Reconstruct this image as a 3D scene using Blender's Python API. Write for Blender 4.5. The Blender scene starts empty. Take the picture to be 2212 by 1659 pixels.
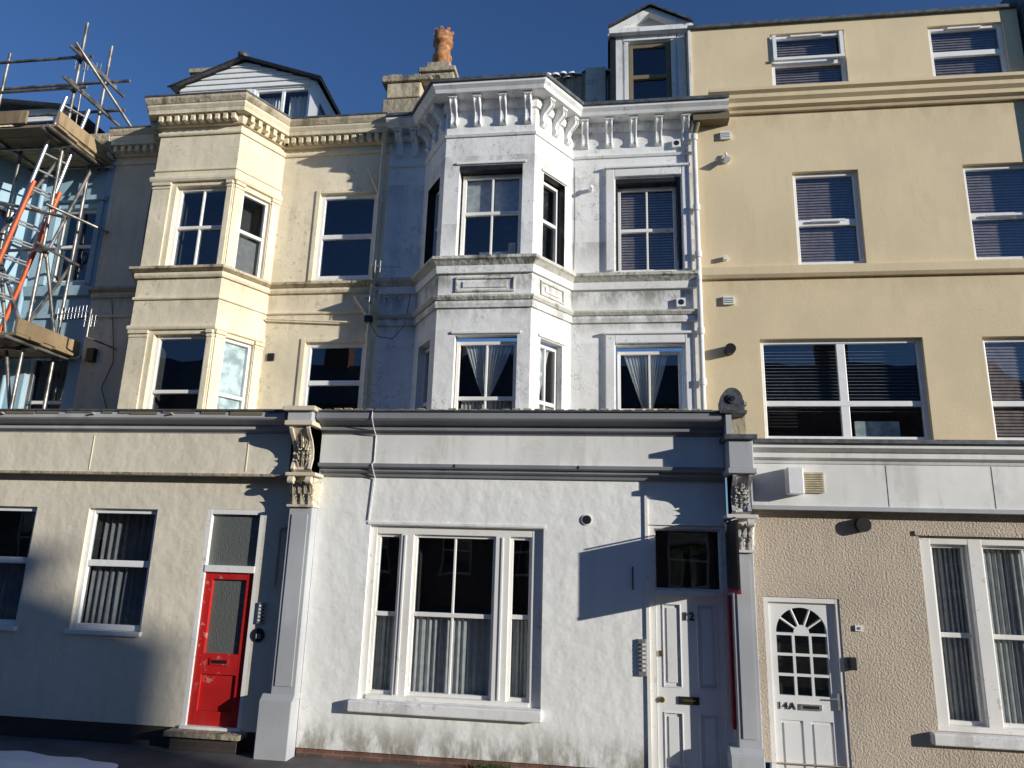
import bpy, bmesh, math, random
from mathutils import Vector, Matrix
random.seed(7)
scene=bpy.context.scene
# ---------------------------------------------------------------- materials
MATS={}
class NT:
    def __init__(s,name):
        m=bpy.data.materials.new(name);m.use_nodes=True;s.m=m;s.t=m.node_tree;s.t.nodes.clear()
        s.out=s.t.nodes.new("ShaderNodeOutputMaterial")
        s.b=s.t.nodes.new("ShaderNodeBsdfPrincipled");s.t.links.new(s.b.outputs[0],s.out.inputs[0])
        g=s.t.nodes.new("ShaderNodeNewGeometry");s.pos=g.outputs["Position"];s.geo=g
        MATS[name]=m
    def n(s,t,**k):
        n=s.t.nodes.new(t)
        for a,v in k.items(): setattr(n,a,v)
        return n
    def link(s,a,b): s.t.links.new(a,b)
    def noise(s,scale,detail=4,rough=.55,vec=None):
        n=s.n("ShaderNodeTexNoise");n.inputs["Scale"].default_value=scale;n.inputs["Detail"].default_value=detail;n.inputs["Roughness"].default_value=rough
        if vec is None: s.link(s.pos,n.inputs["Vector"])
        else:
            mp=s.n("ShaderNodeMapping");mp.inputs["Scale"].default_value=vec;s.link(s.pos,mp.inputs[0]);s.link(mp.outputs[0],n.inputs["Vector"])
        return n.outputs[0]
    def ramp(s,x,lo,hi,a=0.,b=1.):
        n=s.n("ShaderNodeMapRange");n.interpolation_type='SMOOTHSTEP'
        for i,v in zip((1,2,3,4),(lo,hi,a,b)): n.inputs[i].default_value=v
        s.link(x,n.inputs[0]);return n.outputs[0]
    def math(s,op,a,b=None):
        n=s.n("ShaderNodeMath",operation=op)
        for i,v in enumerate((a,b)):
            if v is None: continue
            if isinstance(v,(int,float)): n.inputs[i].default_value=v
            else: s.link(v,n.inputs[i])
        return n.outputs[0]
    def mix(s,f,a,b,blend='MIX'):
        n=s.n("ShaderNodeMix",data_type='RGBA',blend_type=blend);n.clamp_factor=True
        if isinstance(f,(int,float)): n.inputs[0].default_value=f
        else: s.link(f,n.inputs[0])
        for i,v in ((6,a),(7,b)):
            if isinstance(v,tuple): n.inputs[i].default_value=(*v,1)
            else: s.link(v,n.inputs[i])
        return n.outputs[2]
    def bump(s,h,strength,dist,prev=None):
        n=s.n("ShaderNodeBump");n.inputs["Strength"].default_value=strength;n.inputs["Distance"].default_value=dist
        s.link(h,n.inputs["Height"])
        if prev is not None: s.link(prev,n.inputs["Normal"])
        return n.outputs[0]
    def z(s):
        n=s.n("ShaderNodeSeparateXYZ");s.link(s.pos,n.inputs[0]);return n.outputs[2]
def paint(name,col,var=.12,dirt=.3,dirtcol=(.12,.11,.09),fine=.35,fscale=60,wave=0.,wscale=4,stains=(),chips=0.,chipcol=(.3,.25,.18),rough=.7,mould=0.,fdist=.004,cracks=0.):
    s=NT(name)
    big=s.noise(1.1,3);c=s.mix(s.ramp(big,.35,.65),tuple(v*(1-var) for v in col),tuple(min(.9,v*(1+var*.5)) for v in col))
    streak=s.noise(5,3,.65,(1,1,.12))
    blot=s.noise(2.2,4,.7)
    d=s.math('MULTIPLY',s.ramp(streak,.45,.66),s.ramp(blot,.42,.62));d=s.math('MULTIPLY',d,dirt)
    if stains:
        z=s.z();sn=s.noise(4,4,.75,(1,1,.4));snr=s.ramp(sn,.36,.62);acc=None
        for (zl,h,a) in stains:
            if h>0: m=s.math('MULTIPLY',s.ramp(z,zl-h,zl,0.,a),s.math('LESS_THAN',z,zl+.01))
            else: m=s.ramp(z,zl,zl-h,a,0.)
            acc=m if acc is None else s.math('MAXIMUM',acc,m)
        d=s.math('MAXIMUM',d,s.math('MULTIPLY',acc,snr))
    if mould>0:
        m=s.math('MULTIPLY',s.ramp(blot,.53,.67),s.ramp(s.noise(24,3,.8),.42,.62));m=s.math('MULTIPLY',m,mould)
        d=s.math('MAXIMUM',d,m)
    c=s.mix(d,c,dirtcol)
    if chips>0:
        m=s.math('MULTIPLY',s.ramp(s.noise(11,4,.75),.60,.62),s.ramp(big,.5,.58,0.,chips))
        c=s.mix(m,c,chipcol)
    if cracks>0:
        v=s.n("ShaderNodeTexVoronoi",feature='DISTANCE_TO_EDGE');v.inputs["Scale"].default_value=.9
        wv=s.n("ShaderNodeVectorMath",operation='ADD');s.link(s.pos,wv.inputs[0])
        nz=s.n("ShaderNodeTexNoise");nz.inputs["Scale"].default_value=4;nz.inputs["Detail"].default_value=4;s.link(s.pos,nz.inputs["Vector"]);s.link(nz.outputs[1],wv.inputs[1]);s.link(wv.outputs[0],v.inputs["Vector"])
        m=s.math('MULTIPLY',s.ramp(v.outputs[0],.0025,.006,1.,0.),s.ramp(streak,.45,.55,0.,cracks));c=s.mix(m,c,dirtcol)
    fn=s.noise(fscale,3,.7);c=s.mix(s.ramp(fn,.42,.72,0,.07),c,dirtcol)
    s.link(c,s.b.inputs["Base Color"]);s.b.inputs["Roughness"].default_value=rough
    s.b.inputs["Specular IOR Level"].default_value=.3
    nb=s.bump(fn,fine,fdist)
    if wave>0: nb=s.bump(s.noise(wscale,2,.5),wave,.05,nb)
    s.link(nb,s.b.inputs["Normal"])
def plain(name,col,rough=.5,metal=0.,var=.15,bump=.1,scale=30):
    s=NT(name);nn=s.noise(scale*.4,3);c=s.mix(s.ramp(nn,.35,.65),tuple(v*(1-var) for v in col),tuple(min(.95,v*(1+var)) for v in col))
    s.link(c,s.b.inputs["Base Color"]);s.b.inputs["Roughness"].default_value=rough;s.b.inputs["Metallic"].default_value=metal
    if bump>.05: s.link(s.bump(s.noise(scale,2),bump,.01),s.b.inputs["Normal"])
paint("white_upper",(.89,.88,.85),var=.08,dirt=.2,dirtcol=(.18,.175,.14),wave=.16,wscale=7,fine=.5,fscale=38,mould=.36,chips=.6,chipcol=(.45,.41,.34),cracks=.6,
  stains=((8.45,.45,.3),(7.72,.5,.42),(6.70,.45,.4),(5.95,.35,.8),(5.6,.35,.6),(5.2,.4,.15)))
paint("white_moulding",(.89,.88,.85),dirt=.35,wave=.1,mould=.35,chips=.5,chipcol=(.38,.34,.28))
paint("white_ledge",(.62,.60,.53),dirt=.85,dirtcol=(.09,.085,.065),wave=.3,wscale=14,mould=.95,chips=.8)
paint("white_ground",(.89,.88,.85),var=.04,dirt=.1,dirtcol=(.33,.31,.25),wave=.28,wscale=5,fine=.25,fscale=30,cracks=.2,stains=((.16,-.40,.95),))
paint("cream_upper",(.85,.75,.55),dirt=.28,dirtcol=(.34,.27,.17),wave=.18,wscale=6,fine=.5,fscale=40,chips=.7,chipcol=(.5,.43,.33),cracks=.5,stains=((6.05,.4,.4),(8.6,.35,.45),(5.7,.3,.25)))
paint("cream_ledge",(.60,.51,.36),dirt=.85,dirtcol=(.11,.085,.055),wave=.3,wscale=12,chips=.9,mould=.8)
paint("cream_ground",(.78,.71,.57),var=.06,dirt=.16,dirtcol=(.3,.27,.2),wave=.28,wscale=5,fine=.2,fscale=30,cracks=.3)
paint("tan_render",(.77,.63,.405),var=.06,dirt=.16,dirtcol=(.40,.30,.17),fine=.8,fscale=90,wave=.06,wscale=3,stains=((8.62,.5,.3),(6.12,.4,.25)))
paint("pebbledash",(.63,.53,.42),var=.08,dirt=.15,fine=1.,fscale=42,fdist=.03,rough=.9)
paint("blue_render",(.36,.52,.62),dirt=.2,wave=.2)
paint("grey_paint",(.28,.29,.31),dirt=.2,fine=.1,rough=.5)
paint("grey_light",(.48,.49,.51),dirt=.35,dirtcol=(.25,.24,.22),fine=.15,rough=.5)
paint("fascia_white",(.83,.82,.79),dirt=.35,dirtcol=(.4,.36,.3),fine=.1,wave=.08)
paint("joinery",(.86,.84,.80),var=.05,dirt=.18,dirtcol=(.35,.3,.22),fine=.15,chips=.4,rough=.45)
paint("door_white",(.82,.82,.81),var=.04,dirt=.12,fine=.1,rough=.4)
paint("door_red",(.52,.018,.018),var=.15,dirt=.2,fine=.1,chips=.5,chipcol=(.6,.4,.35),rough=.35)
paint("stone_dirty",(.42,.36,.26),dirt=.9,dirtcol=(.08,.07,.05),mould=.8,wave=.5,wscale=10)
paint("carved_cream",(.72,.64,.49),dirt=.7,dirtcol=(.2,.14,.08),fine=.3)
paint("carved_white",(.76,.73,.68),dirt=.5,dirtcol=(.25,.18,.12),fine=.3,chips=.5,chipcol=(.35,.15,.08))
paint("wood_old",(.22,.18,.11),dirt=.6,fine=.4)
paint("scaffold_board",(.36,.26,.15),var=.35,dirt=.6,dirtcol=(.1,.08,.05),fine=.5)
plain("upvc",(.86,.86,.85),.35,var=.03,bump=.02)
plain("black_paint",(.015,.015,.016),.45)
plain("lead",(.10,.11,.12),.55,.2,var=.3)
plain("slate",(.07,.075,.085),.5,var=.4,bump=.4)
plain("steel_tube",(.30,.28,.25),.45,.7,var=.45,bump=.2,scale=12)
plain("aluminium",(.6,.6,.6),.35,.8)
plain("orange_fibreglass",(.72,.13,.03),.4)
plain("terracotta",(.44,.20,.085),.85,var=.35)
plain("snow",(.88,.89,.91),.6,var=.03,bump=.4,scale=10)
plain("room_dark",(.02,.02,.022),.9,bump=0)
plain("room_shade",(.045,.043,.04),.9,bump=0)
plain("brass",(.45,.33,.12),.35,.9)
plain("curtain",(.75,.75,.75),.9,var=.05,bump=0)
plain("curtain_net",(.46,.46,.46),.9,var=.1,bump=0)
plain("curtain_dim",(.22,.22,.23),.9,var=.1,bump=0)
plain("glare_and_pale_items",(.62,.74,.80),.5,var=.35,bump=.2,scale=14)  # sky glare painted behind one bay pane; also pale items in rooms
plain("blind_slat",(.30,.235,.225),.5,bump=0)
plain("blind_pale",(.50,.50,.50),.5,bump=0)
plain("plastic_beige",(.55,.48,.34),.5)
plain("sign_red",(.35,.02,.03),.4)
plain("cable",(.05,.05,.05),.6,bump=0)
s=NT("glass");s.t.nodes.remove(s.b)
tr=s.n("ShaderNodeBsdfTransparent");tr.inputs[0].default_value=(.84,.88,.88,1)
gl=s.n("ShaderNodeBsdfGlossy");gl.inputs["Roughness"].default_value=.01;gl.inputs[0].default_value=(.9,.95,1,1)
s.link(s.bump(s.noise(1.6,1),.12,.02),gl.inputs["Normal"])
dt=s.n("ShaderNodeVectorMath",operation='DOT_PRODUCT');s.link(s.geo.outputs["Incoming"],dt.inputs[0]);s.link(s.geo.outputs["True Normal"],dt.inputs[1])
cs=s.math('ABSOLUTE',dt.outputs["Value"]);sch=s.math('POWER',s.math('SUBTRACT',1.,cs),5.);f=s.math('ADD',s.math('MULTIPLY',sch,.9),.12)
mx=s.n("ShaderNodeMixShader");s.link(f,mx.inputs[0]);s.link(tr.outputs[0],mx.inputs[1]);s.link(gl.outputs[0],mx.inputs[2]);s.link(mx.outputs[0],s.out.inputs[0])
s=NT("frosted_glass");s.b.inputs["Base Color"].default_value=(.13,.14,.13,1);s.b.inputs["Roughness"].default_value=.22
v=s.n("ShaderNodeTexVoronoi");v.inputs["Scale"].default_value=70;s.link(s.pos,v.inputs["Vector"]);s.link(s.bump(v.outputs[0],.5,.01),s.b.inputs["Normal"])
def brickmat(name,c1,c2,mo,sc=1.):
    s=NT(name);sx=s.n("ShaderNodeSeparateXYZ");s.link(s.pos,sx.inputs[0]);cb=s.n("ShaderNodeCombineXYZ");s.link(sx.outputs[0],cb.inputs[0]);s.link(sx.outputs[2],cb.inputs[1])
    b=s.n("ShaderNodeTexBrick");b.inputs["Scale"].default_value=1;b.inputs["Brick Width"].default_value=.225*sc;b.inputs["Row Height"].default_value=.075*sc;b.inputs["Mortar Size"].default_value=.008
    for i,c in ((1,c1),(2,c2),(3,mo)): b.inputs[i].default_value=(*c,1)
    s.link(cb.outputs[0],b.inputs["Vector"]);c=s.mix(s.ramp(s.noise(4,4),.4,.7,0,.6),b.outputs[0],(.05,.04,.035))
    s.link(c,s.b.inputs["Base Color"]);s.b.inputs["Roughness"].default_value=.9
brickmat("brick_red",(.24,.09,.06),(.17,.075,.05),(.2,.18,.15))
brickmat("brick_dark",(.06,.04,.035),(.045,.035,.03),(.06,.055,.05))
s=NT("asphalt");c=s.mix(s.ramp(s.noise(2,4),.3,.7),(.04,.04,.042),(.065,.065,.065));s.link(c,s.b.inputs["Base Color"]);s.b.inputs["Roughness"].default_value=.85;s.link(s.bump(s.noise(90,2),.6,.01),s.b.inputs["Normal"])
s=NT("paving_slab");c=s.mix(s.ramp(s.noise(1.5,4),.3,.7),(.08,.075,.07),(.15,.14,.13));s.link(c,s.b.inputs["Base Color"]);s.b.inputs["Roughness"].default_value=.85;s.link(s.bump(s.noise(60,2),.5,.01),s.b.inputs["Normal"])
# ---------------------------------------------------------------- geometry helpers
class Fr:      # wall frame: u along the wall, d inward, z up
    def __init__(s,p0,p1=None,Y=None):
        if Y is not None: s.o=Vector((0,Y,0));s.t=Vector((1,0,0));s.L=0
        else:
            a=Vector((p0[0],p0[1],0));b=Vector((p1[0],p1[1],0));s.o=a;s.L=(b-a).length;s.t=(b-a).normalized()
        s.n=Vector((s.t.y,-s.t.x,0))
    def w(s,u,d,z): return s.o+s.t*u-s.n*d+Vector((0,0,z))
W0=lambda Y:Fr(None,Y=Y)
class Obj:
    def __init__(s,name):
        s.e=bpy.data.objects.new(name,None);scene.collection.objects.link(s.e);s.e.empty_display_size=.1;s.p={}
    def add(s,part,mat,vs,fs,smooth=False):
        k=(part,mat,smooth);V,Fc=s.p.setdefault(k,([],[]));o=len(V);V.extend([tuple(v) for v in vs]);Fc.extend([[i+o for i in f] for f in fs])
    def box(s,part,mat,F,u0,u1,d0,d1,z0,z1):
        vs=[F.w(u,d,z) for z in (z0,z1) for d in (d0,d1) for u in (u0,u1)]
        s.add(part,mat,vs,[(0,1,3,2),(4,6,7,5),(0,4,5,1),(2,3,7,6),(0,2,6,4),(1,5,7,3)])
    def quad(s,part,mat,pts): s.add(part,mat,pts,[tuple(range(len(pts)))])
    def wall(s,part,mat,F,u0,u1,z0,z1,holes=(),d=0.):
        us=sorted(set([u0,u1]+[h[i] for h in holes for i in (0,1) if u0<h[i]<u1]))
        zs=sorted(set([z0,z1]+[h[i] for h in holes for i in (2,3) if z0<h[i]<z1]))
        vs=[];fs=[]
        for i in range(len(us)-1):
            for j in range(len(zs)-1):
                cu=(us[i]+us[i+1])/2;cz=(zs[j]+zs[j+1])/2
                if any(h[0]<cu<h[1] and h[2]<cz<h[3] for h in holes): continue
                k=len(vs);vs+=[F.w(us[i],d,zs[j]),F.w(us[i+1],d,zs[j]),F.w(us[i+1],d,zs[j+1]),F.w(us[i],d,zs[j+1])];fs.append((k,k+1,k+2,k+3))
        s.add(part,mat,vs,fs)
        for h in holes:
            dep=h[4];rm=h[5] if len(h)>5 else mat
            a=[(h[0],h[2]),(h[1],h[2]),(h[1],h[3]),(h[0],h[3])]
            for q in range(4):
                p,r=a[q],a[(q+1)%4]
                s.add("window_reveals",rm,[F.w(p[0],d,p[1]),F.w(r[0],d,r[1]),F.w(r[0],d+dep,r[1]),F.w(p[0],d+dep,p[1])],[(0,1,2,3)])
    def sweep(s,part,mat,path,prof,cap=True):
        P=[Vector((a,b,0)) for a,b in path];n=len(P);segs=[(P[i+1]-P[i]).normalized() for i in range(n-1)];N=[Vector((t.y,-t.x,0)) for t in segs]
        vs=[];m=len(prof)
        for i in range(n):
            if i==0: o=N[0]
            elif i==n-1: o=N[-1]
            else:
                a=(N[i-1]+N[i]).normalized();o=a/max(.3,a.dot(N[i]))
            for (q,z) in prof: vs.append(P[i]+o*q+Vector((0,0,z)))
        fs=[]
        for i in range(n-1):
            for j in range(m):
                k=(j+1)%m;fs.append((i*m+j,(i+1)*m+j,(i+1)*m+k,i*m+k))
        if cap: fs.append(tuple(range(m)));fs.append(tuple((n-1)*m+j for j in range(m)))
        s.add(part,mat,vs,fs)
    def prism(s,part,mat,F,u0,u1,prof):   # prof (out,z)
        m=len(prof);vs=[F.w(u,-q,z) for u in (u0,u1) for q,z in prof]
        fs=[(j,m+j,m+(j+1)%m,(j+1)%m) for j in range(m)]+[tuple(range(m)),tuple(range(m,2*m))]
        s.add(part,mat,vs,fs)
    def tube(s,part,mat,p,q,r=.024,n=10,r2=None):
        p=Vector(p);q=Vector(q);a=(q-p).normalized();b=a.orthogonal().normalized();c=a.cross(b);r2=r if r2 is None else r2
        vs=[];
        for pt,rr in ((p,r),(q,r2)):
            for i in range(n):
                th=2*math.pi*i/n;vs.append(pt+b*rr*math.cos(th)+c*rr*math.sin(th))
        fs=[(i,(i+1)%n,n+(i+1)%n,n+i) for i in range(n)]
        s.add(part,mat,vs,fs,True);s.add(part+"_ends",mat,vs,[tuple(range(n)),tuple(range(n,2*n))])
    def lathe(s,part,mat,c,prof,n=20):   # prof (r,z)
        vs=[];m=len(prof)
        for i in range(n):
            th=2*math.pi*i/n
            for r,z in prof: vs.append((c[0]+r*math.cos(th),c[1]+r*math.sin(th),z))
        s.add(part,mat,vs,[(i*m+j,((i+1)%n)*m+j,((i+1)%n)*m+j+1,i*m+j+1) for i in range(n) for j in range(m-1)],True)
    def finish(s,bevel={}):
        for (part,mat,sm),(V,Fc) in s.p.items():
            me=bpy.data.meshes.new(part);me.from_pydata(V,[],Fc);me.materials.append(MATS[mat])
            bm=bmesh.new();bm.from_mesh(me)
            if sm: bmesh.ops.remove_doubles(bm,verts=bm.verts,dist=1e-5)
            bmesh.ops.recalc_face_normals(bm,faces=bm.faces);bm.to_mesh(me);bm.free()
            if sm:
                for p in me.polygons:p.use_smooth=True
            o=bpy.data.objects.new(part,me);scene.collection.objects.link(o);o.parent=s.e
            if part in bevel:
                b=o.modifiers.new("bev",'BEVEL');b.width=bevel[part];b.segments=2;b.limit_method='ANGLE';b.angle_limit=math.radians(50)
def sheet(B,part,mat,F,ufun,z0,z1,d,amp,folds,nu=60,nz=8,seed=0):
    rnd=random.Random(seed);ph=rnd.random()*6;vs=[]
    for j in range(nz+1):
        t=j/nz;z=z0+(z1-z0)*t;a,b=ufun(t)
        for i in range(nu+1):
            q=i/nu;u=a+(b-a)*q
            dd=d+amp*(math.sin(q*folds*6.283+ph+.8*math.sin(q*9+ph))+.4*math.sin(q*folds*2.3*6.283+ph*2+t*1.5))
            vs.append(F.w(u,dd,z))
    B.add(part,mat,vs,[(j*(nu+1)+i,j*(nu+1)+i+1,(j+1)*(nu+1)+i+1,(j+1)*(nu+1)+i) for j in range(nz) for i in range(nu)],True)
def frame(B,F,u0,u1,z0,z1,d,fw=.06,rail=None,mull=(),mat="joinery",th=.06,glass="glass",room=.5,roommat="room_dark",bar=.028,sash=True,rw=.05):
    P="window_frames"
    B.box(P,mat,F,u0,u0+fw,d,d+th,z0,z1);B.box(P,mat,F,u1-fw,u1,d,d+th,z0,z1)
    B.box(P,mat,F,u0+fw,u1-fw,d+.002,d+th,z1-fw,z1);B.box(P,mat,F,u0+fw,u1-fw,d+.002,d+th,z0,z0+fw*1.1)
    if rail is not None: B.box(P,mat,F,u0+fw,u1-fw,d+.006,d+th-.004,rail-rw/2,rail+rw/2)
    for m in mull:
        mw=bar if not isinstance(m,tuple) else m[1];mu=m if not isinstance(m,tuple) else m[0]
        B.box(P,mat,F,mu-mw/2,mu+mw/2,d+.012,d+th-.008,z0+fw,z1-fw)
    g=d+th*.6
    if rail is not None:
        B.quad("window_glass",glass,[F.w(u0+fw*.5,g,rail),F.w(u1-fw*.5,g,rail),F.w(u1-fw*.5,g-.004,z1-fw*.5),F.w(u0+fw*.5,g-.004,z1-fw*.5)])
        B.quad("window_glass",glass,[F.w(u0+fw*.5,g+.012,z0+fw*.5),F.w(u1-fw*.5,g+.012,z0+fw*.5),F.w(u1-fw*.5,g+.008,rail-.001),F.w(u0+fw*.5,g+.008,rail-.001)])
    else: B.quad("window_glass",glass,[F.w(u0+fw*.5,g,z0+fw*.5),F.w(u1-fw*.5,g,z0+fw*.5),F.w(u1-fw*.5,g,z1-fw*.5),F.w(u0+fw*.5,g,z1-fw*.5)])
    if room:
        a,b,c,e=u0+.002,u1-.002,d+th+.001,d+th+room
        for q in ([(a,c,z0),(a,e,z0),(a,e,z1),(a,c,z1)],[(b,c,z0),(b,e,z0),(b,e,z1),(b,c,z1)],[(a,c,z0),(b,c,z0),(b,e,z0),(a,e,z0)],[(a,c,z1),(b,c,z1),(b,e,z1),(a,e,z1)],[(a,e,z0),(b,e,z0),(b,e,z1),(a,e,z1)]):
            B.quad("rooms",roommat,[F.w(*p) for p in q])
def blinds(B,F,u0,u1,z0,z1,d,mat="blind_slat",p=.042,k=.8,back=.014):
    z=z0
    while z<z1:
        B.add("blinds",mat,[F.w(u0,d,z),F.w(u1,d,z),F.w(u1,d+back,z+p*k),F.w(u0,d+back,z+p*k)],[(0,1,2,3)]);z+=p
def corbel(B,part,mat,F,u,zt,h,out,w):
    pr=[(0,0),(.0,-1.),(.16,-.98),(.30,-.92),(.33,-.84),(.22,-.76),(.24,-.6),(.38,-.45),(.72,-.32),(.95,-.22),(1,-.12),(.95,-.03),(.8,0)]
    prof=[(a*out,zt+b*h) for a,b in pr];B.prism(part,mat,F,u-w/2,u+w/2,prof)
    prof2=[(a*out*1.12+.006,zt+b*h*.97-.004) for a,b in pr]
    prof2[0]=(0,zt-.006);prof2[1]=(0,zt-h*.97)
    for o in (-w*.36,w*.36): B.prism(part,mat,F,u+o-w*.1,u+o+w*.1,prof2)
    B.box(part,mat,F,u-w*.62,u+w*.62,-out*1.15,0,zt,zt+.035)
def leaf(B,part,mat,F,u,z0,w,h,out,d0,lean=0.):
    vs=[];nj=10;ni=6
    for j in range(nj+1):
        t=j/nj;hw=w/2*(math.sin(math.pi*(.18+.78*t))**.6)*(1+.22*math.sin(t*5*math.pi*1.2))
        z=z0+h*(t if t<.8 else .8+.2*math.sin((t-.8)/.2*1.57)*.6)
        d=d0-.01-out*(t**2.2)
        for i in range(ni+1):
            q=(i/ni-.5)*2;vs.append(F.w(u+q*hw+lean*t,d+abs(q)*.5*w*.5-.012*math.cos(q*9.4),z-(.25*w*abs(q) if t>.5 else 0)*t))
    B.add(part,mat,vs,[(j*(ni+1)+i,j*(ni+1)+i+1,(j+1)*(ni+1)+i+1,(j+1)*(ni+1)+i) for j in range(nj) for i in range(ni)],True)
def disc(B,part,mat,F,u,z,r,d0,d1,n=20):
    B.tube(part,mat,F.w(u,d0,z),F.w(u,d1,z),r,n)
def wire(B,pts,r=.006,mat="cable",part="cables"):
    for a,b in zip(pts[:-1],pts[1:]): B.tube(part,mat,a,b,r,6)
def text(B,body,u,y,z,size,mat,name,off=.002,sp=1.15):
    c=bpy.data.curves.new(name,'FONT');c.body=body;c.size=size;c.extrude=.003;c.offset=off;c.space_character=sp;c.align_x='CENTER';c.align_y='CENTER';c.materials.append(MATS[mat])
    o=bpy.data.objects.new(name,c);scene.collection.objects.link(o);o.location=(u,y,z);o.rotation_euler=(math.pi/2,0,0);o.parent=B.e
YU=.75
U=W0(YU);G=W0(0.)
# ================================================================= CREAM HOUSE (No 10)
B=Obj("cream_terraced_house")
XL,XR=-7.85,-3.28
P1=[(-6.96,.75),(-6.60,.05),(-5.33,.05),(-4.97,.75)]
F1=W0(.05)
C1=Fr(P1[2],P1[3]);L1=Fr(P1[0],P1[1])
zt=8.66
B.wall("upper_walls","cream_upper",U,XL,-6.96,3.9,zt)
B.wall("upper_walls","cream_upper",U,-4.97,XR,3.9,zt,[(-4.32,-3.42,6.24,7.63,.1),(-4.32,-3.42,4.0,5.27,.1)])
for z0,z1,r in ((6.24,7.63,6.94),(4.0,5.27,4.68)):
    frame(B,U,-4.32,-3.42,z0,z1,.04,.065,r,mat="upvc",rw=.07)
    B.box("window_trim","cream_upper",U,-4.39,-4.322,-.02,.0,z0-.02,z1+.06);B.box("window_trim","cream_upper",U,-3.418,-3.37,-.02,0,z0-.02,z1+.06);B.box("window_trim","cream_upper",U,-4.322,-3.418,-.018,0,z1+.002,z1+.058)
B.wall("bay_walls","cream_upper",F1,-6.60,-5.33,3.9,zt,[(-6.22,-5.44,6.18,7.46,.12),(-6.22,-5.44,3.95,5.20,.12)])
hc=[(.17,.63,6.18,7.44,.1),(.17,.63,3.95,5.20,.1)]
B.wall("bay_walls","cream_upper",C1,0,C1.L,3.9,zt,hc);B.wall("bay_walls","cream_upper",L1,0,L1.L,3.9,zt,hc)
for z0,z1,r in ((6.18,7.46,6.83),(3.95,5.2,4.4)):
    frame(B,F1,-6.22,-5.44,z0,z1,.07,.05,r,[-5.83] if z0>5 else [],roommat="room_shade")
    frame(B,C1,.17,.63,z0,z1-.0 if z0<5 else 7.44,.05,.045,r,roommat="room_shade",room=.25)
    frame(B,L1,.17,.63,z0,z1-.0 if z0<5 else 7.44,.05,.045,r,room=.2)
    for Fq,us in ((F1,(-6.585,-6.30,-5.44+.012,-5.345)),(C1,(.015,.16,.64,.775))):
        for a,b in ((us[0],us[1]),(us[2],us[3])):
            B.box("bay_pilasters","cream_upper",Fq,a,b,-.02,0,z0+.02,z1+.0)
            B.box("bay_pilasters","cream_upper",Fq,a-.012,b+.008,-.045,0,z1+.001,z1+.05)
            B.box("bay_pilasters","cream_upper",Fq,a-.005,b+.004,-.032,0,z1-.05,z1-.02)
B.quad("glare_and_curtain","glare_and_pale_items",[C1.w(.2,.11,3.95),C1.w(.61,.11,3.95),C1.w(.61,.11,5.17),C1.w(.2,.11,5.17)])  # blue-white sheet behind the pane, painting in its bright reflection
B.quad("glare_and_curtain","curtain_dim",[C1.w(.2,.16,6.2),C1.w(.61,.16,6.2),C1.w(.61,.16,6.8),C1.w(.2,.16,6.8)])
path1=[(XL,.75)]+P1+[(XR,.75)]
def band(B,mat,path,z0,z1,o,part="string_courses"): B.sweep(part,mat,path,[(0,z0),(o*.75,z0),(o,z0+(z1-z0)*.35),(o,z1-.02),(o*.85,z1),(0,z1)])
band(B,"cream_upper",path1,6.02,6.10,.05);B.sweep("string_courses","cream_ledge",path1,[(0,6.101),(.06,6.101),(.12,6.13),(.12,6.165),(0,6.178)])
band(B,"cream_upper",path1,5.70,5.74,.03);band(B,"cream_upper",P1,7.52,7.60,.055);band(B,"cream_upper",P1,5.26,5.32,.04);band(B,"cream_upper",P1,7.70,7.73,.02)
band(B,"cream_upper",path1,8.28,8.33,.035)
B.sweep("cornice","cream_upper",path1,[(0,8.42),(.05,8.42),(.07,8.46),(.09,8.54),(0,8.54)])
B.sweep("cornice","cream_upper",path1,[(0,8.541),(.19,8.541),(.19,8.60),(.22,8.65),(.22,8.68),(0,8.68)])
B.sweep("cornice","cream_ledge",path1,[(0,8.681),(.23,8.681),(.26,8.74),(.26,8.78),(0,8.80)])
B.sweep("cornice_lead","lead",path1,[(-.1,8.801),(.27,8.785),(.27,8.81),(-.1,8.86)])
def along(path,step,fn,skip=.06):
    for a,b in zip(path[:-1],path[1:]):
        Fq=Fr(a,b);n=max(1,round(Fq.L/step))
        for i in range(n): fn(Fq,(i+.5)*Fq.L/n)
along(path1,.125,lambda Fq,u:B.box("cornice_dentils","cream_upper",Fq,u-.032,u+.032,-.16,-.05,8.44,8.539))
B.quad("bay_roof","lead",[(-6.98,.75,8.79),(-6.62,.04,8.79),(-5.31,.04,8.79),(-4.95,.75,8.79)])
B.quad("slate_roof","slate",[(XL,.7,8.75),(XR,.7,8.75),(XR,5,10.7),(XL,5,10.7)]);B.quad("slate_roof","slate",[(XL,5,10.7),(XR,5,10.7),(XR,9,8.7),(XL,9,8.7)])
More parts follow.
